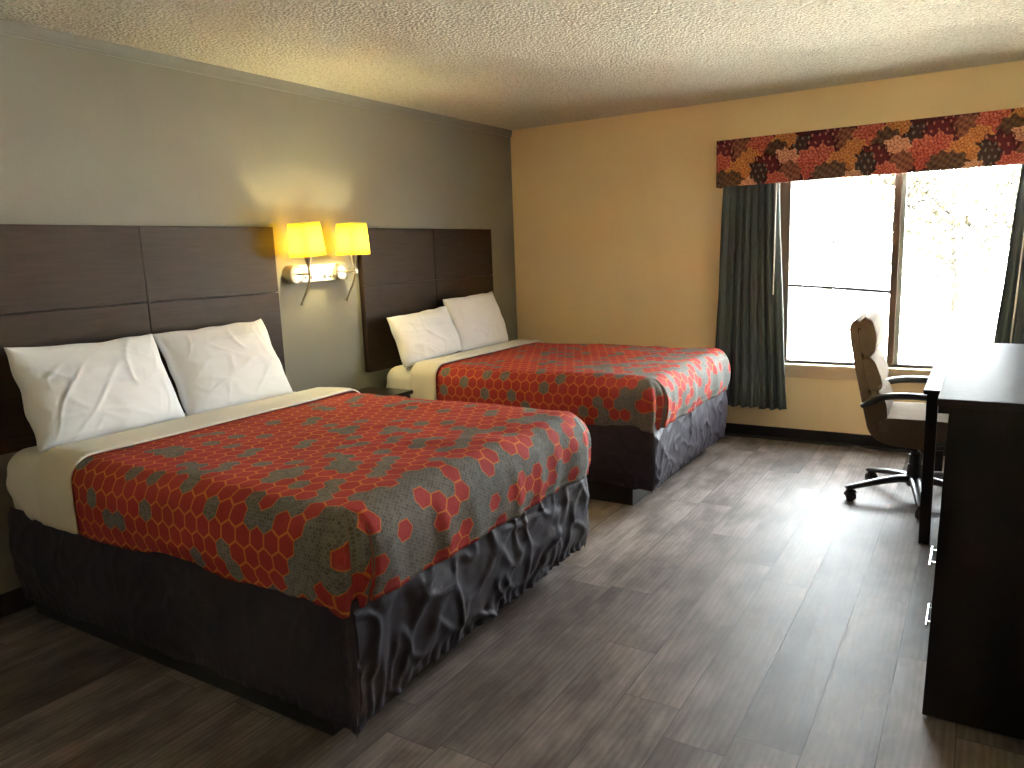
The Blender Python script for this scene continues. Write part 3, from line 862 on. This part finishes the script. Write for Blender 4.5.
# ------------------------------------------------------------------ dresser
dx0, dx1, dy0, dy1 = 3.368, 3.985, -3.218, -1.885
dz = 0.985
dres = thing('dresser', 'tall dark espresso dresser at the right edge with steel bar handles', 'dresser', ((dx0+dx1)/2, (dy0+dy1)/2, 0))
bm = B(); box(bm, dx0-0.012, dx1, dy0-0.006, dy1+0.006, dz-0.022, dz, 0.004); obj('top', bm, M_top, dres)
bm = B(); ym = (dy0+dy1)/2
side = [(dx0-0.003, 0.008), (dx0+0.018, dz-0.0225), (dx1, dz-0.0225), (dx1, 0.008)]
extrude_profile(bm, side, dy0, dy0+0.02, 0.001); extrude_profile(bm, side, dy1-0.02, dy1, 0.001)
box(bm, dx1-0.015, dx1, dy0+0.02, dy1-0.02, 0.008, dz-0.0225); box(bm, dx0+0.02, dx1-0.015, dy0+0.02, dy1-0.02, 0.06, 0.08)
box(bm, dx0+0.02, dx1-0.015, dy0+0.02, dy1-0.02, 0.49, 0.51); box(bm, dx0+0.02, dx1-0.015, ym-0.01, ym+0.01, 0.08, dz-0.0225)
box(bm, dx0+0.004, dx0+0.03, dy0+0.02, dy1-0.02, 0.008, 0.088, 0.001)
obj('carcass', bm, M_espresso, dres)
bm = B(); box(bm, dx0+0.010, dx0+0.028, ym+0.002, dy1-0.022, 0.094, 0.488, 0.002); obj('door', bm, M_espresso, dres)
for a, b in ((dy0+0.022, ym-0.002),):
    for z0, z1 in ((0.094, 0.281), (0.302, 0.488)):
        xd = 0.006+0.02*z0
        bm = B(); box(bm, dx0+xd, dx0+xd+0.018, a, b, z0, z1, 0.002); d = obj('drawer', bm, M_espresso, dres)
        yc = (a+b)/2 if a > ym-0.01 else -2.905; zc = (z0+z1)/2
        bm = B(); hx = dx0-0.015
        cyl(bm, (hx, yc-0.085, zc), (hx, yc+0.085, zc), 0.0055, n=12)
        for s in (-0.055, 0.055): cyl(bm, (hx, yc+s, zc), (dx0+xd+0.002, yc+s, zc), 0.0048, n=10)
        h = obj('handle', bm, M_steel, d); smooth_by_angle(h, 0.6)
for a in (dx0+0.02, dx1-0.06):
    for b in (dy0+0.02, dy1-0.05):
        bm = B(); cyl(bm, (a+0.015, b+0.015, 0), (a+0.015, b+0.015, 0.0085), 0.014, n=12); obj('foot', bm, M_plastic, dres)

# ------------------------------------------------------------------ desk
desk = thing('desk', 'dark wood writing desk with slim square legs beneath the window', 'desk', (3.62, -1.14, 0))
kx0, kx1, ky0, ky1 = 3.243, 3.99, -1.775, -0.50
bm = B(); box(bm, kx0, kx1, ky0, ky1, 0.728, 0.750, 0.005); obj('desktop', bm, M_top, desk)
for a in (kx0+0.012, kx1-0.06):
    for b in (ky0+0.045, ky1-0.075):
        bm = B(); box(bm, a, a+0.047, b, b+0.047, 0, 0.727, 0.002); obj('leg', bm, M_espresso, desk)
for (x0, x1, y0, y1) in ((kx0+0.061, kx1-0.06, ky0+0.055, ky0+0.075), (kx0+0.061, kx1-0.06, ky1-0.055, ky1-0.035), (kx1-0.04, kx1-0.02, ky0+0.075, ky1-0.075)):
    bm = B(); box(bm, x0, x1, y0, y1, 0.635, 0.727, 0.001); obj('apron', bm, M_espresso, desk)
bm = B(); box(bm, kx0+0.022, kx0+0.04, ky0+0.075, ky1-0.075, 0.655, 0.727, 0.001); obj('apron', bm, M_espresso, desk)

# ------------------------------------------------------------------ office chair
ch = thing('office_chair', 'brown tweed swivel office chair with black arms pulled up to the desk', 'chair', (3.185, -1.04, 0), math.radians(1.5))
XS = -0.030
def lob(name, bm, mat, parent=ch, smooth=True, ang=0.7):
    if name in ('back_shell', 'headrest', 'back_cushion', 'seat', 'armrest', 'arm_bolt'): bmesh.ops.translate(bm, vec=(XS, 0, 0), verts=bm.verts)
    o = obj(name, bm, mat, parent, local=True)
    if smooth: smooth_by_angle(o, ang)
    return o
def offset_profile(cl, th):
    """closed outline from a centre line of (x,z) with thickness th on the front side"""
    out = []
    n = len(cl)
    for i, (x, z) in enumerate(cl):
        a = cl[max(0, i-1)]; b = cl[min(n-1, i+1)]
        d = Vector((b[0]-a[0], b[1]-a[1])).normalized()
        out.append((x-d.y*th, z+d.x*th))
    return list(cl) + out[::-1]
def smooth_curve(pts, k=6):
    r = []
    n = len(pts)
    for i in range(n-1):
        p0 = pts[max(0, i-1)]; p1 = pts[i]; p2 = pts[i+1]; p3 = pts[min(n-1, i+2)]
        for j in range(k):
            t = j/k
            r.append(tuple(0.5*((2*b)+(-a+c)*t+(2*a-5*b+4*c-d)*t*t+(-a+3*b-3*c+d)*t**3) for a, b, c, d in zip(p0, p1, p2, p3)))
    r.append(tuple(pts[-1])); return r
rear = smooth_curve([(-0.275, 1.022), (-0.305, 0.985), (-0.298, 0.90), (-0.272, 0.76), (-0.243, 0.63), (-0.215, 0.50), (-0.190, 0.415), (-0.135, 0.363), (-0.03, 0.345), (0.12, 0.343), (0.235, 0.352)], 4)
bm = B(); extrude_profile(bm, offset_profile(rear, 0.042), -0.225, 0.225, 0.012); lob('back_shell', bm, M_shell)
def cushion(name, prof, hw, bulge, ang=0.7):
    bm = B(); extrude_profile(bm, prof, -hw, hw, 0.02, 4)
    lob(name, bm, M_tweed)
def rounded(poly, k=4):
    q = poly + [poly[0]]
    n = len(poly); out = []
    for i in range(n):
        p0 = Vector(poly[i-1]); p1 = Vector(poly[i]); p2 = Vector(poly[(i+1) % n])
        r = 0.022
        a = p1+(p0-p1).normalized()*min(r, (p0-p1).length*.45); b = p1+(p2-p1).normalized()*min(r, (p2-p1).length*.45)
        for j in range(k+1):
            t = j/k; c = a*(1-t)**2+p1*2*t*(1-t)+b*t*t
            out.append((c.x, c.y))
    return out
cushion('headrest', rounded([(-0.262, 0.998), (-0.242, 1.030), (-0.198, 1.018), (-0.172, 0.93), (-0.178, 0.845), (-0.205, 0.815), (-0.250, 0.825), (-0.262, 0.92)]), 0.222, 0.01)
cushion('back_cushion', rounded([(-0.250, 0.820), (-0.215, 0.828), (-0.178, 0.800), (-0.142, 0.71), (-0.135, 0.655), (-0.165, 0.632), (-0.212, 0.640)]), 0.222, 0.01)
cushion('back_cushion', rounded([(-0.205, 0.632), (-0.165, 0.640), (-0.134, 0.625), (-0.110, 0.56), (-0.105, 0.49), (-0.12, 0.43), (-0.175, 0.42)]), 0.222, 0.01)
cushion('seat', rounded([(-0.150, 0.47), (-0.125, 0.400), (-0.02, 0.388), (0.22, 0.388), (0.262, 0.41), (0.272, 0.455), (0.245, 0.490), (0.10, 0.502), (-0.06, 0.500), (-0.12, 0.497)]), 0.235, 0.01)
for s in (-1, 1):
    bm = B(); yy = s*0.262
    arm = smooth_curve([(-0.222, yy*0.93, 0.560), (-0.18, yy, 0.590), (-0.10, yy*1.03, 0.622), (0.04, yy*1.05, 0.630), (0.17, yy*1.04, 0.618), (0.262, yy*1.02, 0.575), (0.285, yy, 0.51), (0.262, yy*0.97, 0.44), (0.215, yy*0.95, 0.385), (0.10, yy*0.9, 0.362)], 5)
    tube(bm, arm, [0.026]*6+[0.033]*(len(arm)-16)+[0.026]*10, 14, True, 0.55, up=(0, 0, 1)); lob('armrest', bm, M_plastic)
bm = B(); box(bm, -0.09, 0.12, -0.08, 0.08, 0.318, 0.345, 0.01); box(bm, -0.05, 0.05, -0.05, 0.05, 0.285, 0.32, 0.01); lob('tilt_mechanism', bm, M_plastic)
bm = B(); tube(bm, [(0.02, -0.07, 0.325), (0.02, -0.20, 0.318)], 0.006, 8); lob('lever', bm, M_plastic)
bm = B(); lathe(bm, [(0, 0.08), (0.040, 0.08), (0.046, 0.125), (0.040, 0.15), (0.038, 0.20), (0.033, 0.205), (0.032, 0.255), (0.027, 0.26), (0.026, 0.30), (0, 0.30)], Matrix.Identity(4)); lob('gas_column', bm, M_plastic)
for k in range(5):
    an = math.radians(207.5+72*k-1.5); c, s_ = math.cos(an), math.sin(an)
    bm = B(); pts = [(c*r, s_*r, z) for r, z in ((0.025, 0.118), (0.09, 0.120), (0.18, 0.108), (0.27, 0.090), (0.345, 0.074), (0.366, 0.070))]
    tube(bm, pts, [0.036, 0.033, 0.030, 0.027, 0.024, 0.018], 12, True, 0.62, up=(0, 0, 1)); lg = lob('base_leg', bm, M_plastic)
    bm = B(); px, py = c*0.352, s_*0.352; a2 = an+random.uniform(-0.8, 0.8); wx, wy = -math.sin(a2), math.cos(a2)
    ox, oy = px-math.cos(a2)*0.012, py-math.sin(a2)*0.012
    cyl(bm, (px, py, 0.072), (px, py, 0.035), 0.006, n=8)
    for sg in (-1, 1):
        Mw = Matrix.Translation((ox+wx*0.017*sg, oy+wy*0.017*sg, 0.0275)) @ Vector((wx*sg, wy*sg, 0)).to_track_quat('Z', 'Y').to_matrix().to_4x4()
        lathe(bm, [(0, -0.010), (0.024, -0.010), (0.0275, -0.006), (0.0275, 0.006), (0.020, 0.011), (0, 0.012)], Mw, 20)
    tube(bm, [(ox+math.cos(a2)*0.033*math.cos(t), oy+math.sin(a2)*0.033*math.cos(t), 0.0275+0.033*math.sin(t)) for t in [0.1+i*0.4 for i in range(7)]], 0.012, 8, True, 0.4)
    o = obj('caster', bm, M_plastic, lg, local=True); smooth_by_angle(o, 0.6)

# ------------------------------------------------------------------ outside the window
bm = B()
g = [[bm.verts.new((-30+70*i/40, 0.2+60*j/40, -0.35+0.15*nz(i*.3, j*.3))) for j in range(41)] for i in range(41)]
for i in range(40):
    for j in range(40): bm.faces.new((g[i][j], g[i+1][j], g[i+1][j+1], g[i][j+1]))
o = struct('ground', bm, M_ground, None, True)

def tree(label, x, y, h, seed, r=0.12, leafy=0):
    rnd = random.Random(seed); bm = B()
    root = thing('tree', label, 'tree', (x, y, -0.3), 0, 'bare trees outside the window')
    tips = []
    def grow(p, d, L, rad, lev):
        pts = [p]; rs = [rad]; q = Vector(p); dd = Vector(d)
        n = 4 if lev < 3 else 3
        for k in range(n):
            dd = (dd+Vector((rnd.uniform(-.22, .22), rnd.uniform(-.22, .22), rnd.uniform(-.05, .16)))).normalized()
            q = q+dd*L/n; pts.append(q.copy()); rs.append(max(0.013, rad*(1-0.55*(k+1)/n)))
        tube(bm, pts, rs, 6 if lev < 2 else 4, False)
        tips.append(q.copy())
        if lev >= 4: return
        for k in range(4 if lev < 3 else 3):
            i = rnd.randint(1, n); an = rnd.uniform(0, 2*PI)
            sp = Vector((math.cos(an), math.sin(an), rnd.uniform(0.0, 0.75))).normalized()
            grow(pts[i], (dd*0.55+sp*0.8).normalized(), L*rnd.uniform(0.5, 0.72), rs[i]*0.62, lev+1)
    grow(Vector((x, y, -0.35)), Vector((0, 0, 1)), h*0.42, r, 0)
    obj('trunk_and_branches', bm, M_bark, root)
    if leafy:
        bm = B()
        for t in tips:
            for _ in range(leafy):
                c = t+Vector((rnd.gauss(0, .18), rnd.gauss(0, .18), rnd.gauss(0, .18))); s = rnd.uniform(.04, .09)
                a = Vector((rnd.uniform(-1, 1), rnd.uniform(-1, 1), rnd.uniform(-1, 1))).normalized()*s; b = a.orthogonal().normalized()*s*0.6
                bm.faces.new([bm.verts.new(c+a), bm.verts.new(c+b), bm.verts.new(c-a), bm.verts.new(c-b)])
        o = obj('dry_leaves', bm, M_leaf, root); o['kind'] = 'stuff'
    return root
tree('pale leaning bare tree behind the left window pane', 0.9, 10.5, 7.5, 3, 0.11)
tree('dense twiggy tree with dry leaves filling the right window pane', 3.1, 8.2, 5.0, 11, 0.09, 5)
tree('low spreading tree seen at the right side of the right pane', 4.6, 13.5, 6.0, 21, 0.12, 6)
hs = thing('house', 'pale house with one small window across the lawn, seen through the left pane', 'house', (-4.5, 22.0, -0.35))
bm = B(); box(bm, -8, -0.2, 20, 26, -0.5, 3.4); obj('wall', bm, M_siding, hs)
bm = B(); extrude_profile(bm, [(-8.4, 3.4), (0.2, 3.4), (-4.1, 5.6)], 19.6, 26.4, 0); obj('roof', bm, M_roof, hs)
bm = B(); box(bm, -1.82, -1.08, 19.95, 20.02, 0.52, 1.58); w = obj('window', bm, M_siding, hs)
bm = B(); box(bm, -1.75, -1.15, 19.935, 19.96, 0.59, 1.51); obj('pane', bm, M_darkglass, w)
for z in (0.80, 1.05, 1.29):
    bm = B(); box(bm, -1.78, -1.12, 19.915, 19.945, z-0.035, z+0.035); obj('glazing_bar', bm, M_siding, w)

# ------------------------------------------------------------------ light
SKY = 9.0
W = bpy.data.worlds.new('sky'); bpy.context.scene.world = W; W.use_nodes = True
nt = W.node_tree; nt.nodes.clear()
wo = nt.nodes.new('ShaderNodeOutputWorld'); bg = nt.nodes.new('ShaderNodeBackground')
bg.inputs[0].default_value = (0.90, 0.95, 1.0, 1); bg.inputs[1].default_value = SKY
nt.links.new(bg.outputs[0], wo.inputs[0])
sun = bpy.data.lights.new('sun', 'SUN'); sun.energy = 180; sun.angle = 0.02; sun.color = (1.0, 0.93, 0.82)
so = bpy.data.objects.new('sun', sun); C.objects.link(so)
so.rotation_euler = Vector((0.35, 0.75, -0.75)).to_track_quat('-Z', 'Y').to_euler()
pl = bpy.data.lights.new('window_portal', 'AREA'); pl.shape = 'RECTANGLE'; pl.size = WX1-WX0; pl.size_y = WZ1-WZ0
po = bpy.data.objects.new('window_portal', pl); C.objects.link(po)
po.location = ((WX0+WX1)/2, 0.16, (WZ0+WZ1)/2); po.rotation_euler = (-PI/2, 0, 0)
pl.cycles.is_portal = True

# ------------------------------------------------------------------ camera
cam = bpy.data.cameras.new('camera'); co = bpy.data.objects.new('camera', cam); C.objects.link(co)
cam.sensor_width = 36; cam.lens = 754.775/1024*36; cam.clip_start = 0.02; cam.clip_end = 200
co.location = (3.44678, -5.61959, 1.43454); co.rotation_euler = (1.39833, 0.0371214, 0.5534244)
sc = bpy.context.scene; sc.camera = co
sc.view_settings.view_transform = 'Standard'; sc.view_settings.look = 'None'
sc.view_settings.exposure = 2.55; sc.view_settings.gamma = 1.0; sc.view_settings.use_curve_mapping = False
sc.cycles.max_bounces = 14; sc.cycles.diffuse_bounces = 8; sc.cycles.glossy_bounces = 4; sc.cycles.transparent_max_bounces = 12
sc.cycles.transmission_bounces = 6
sc.cycles.sample_clamp_indirect = 8.0; sc.cycles.use_denoising = True
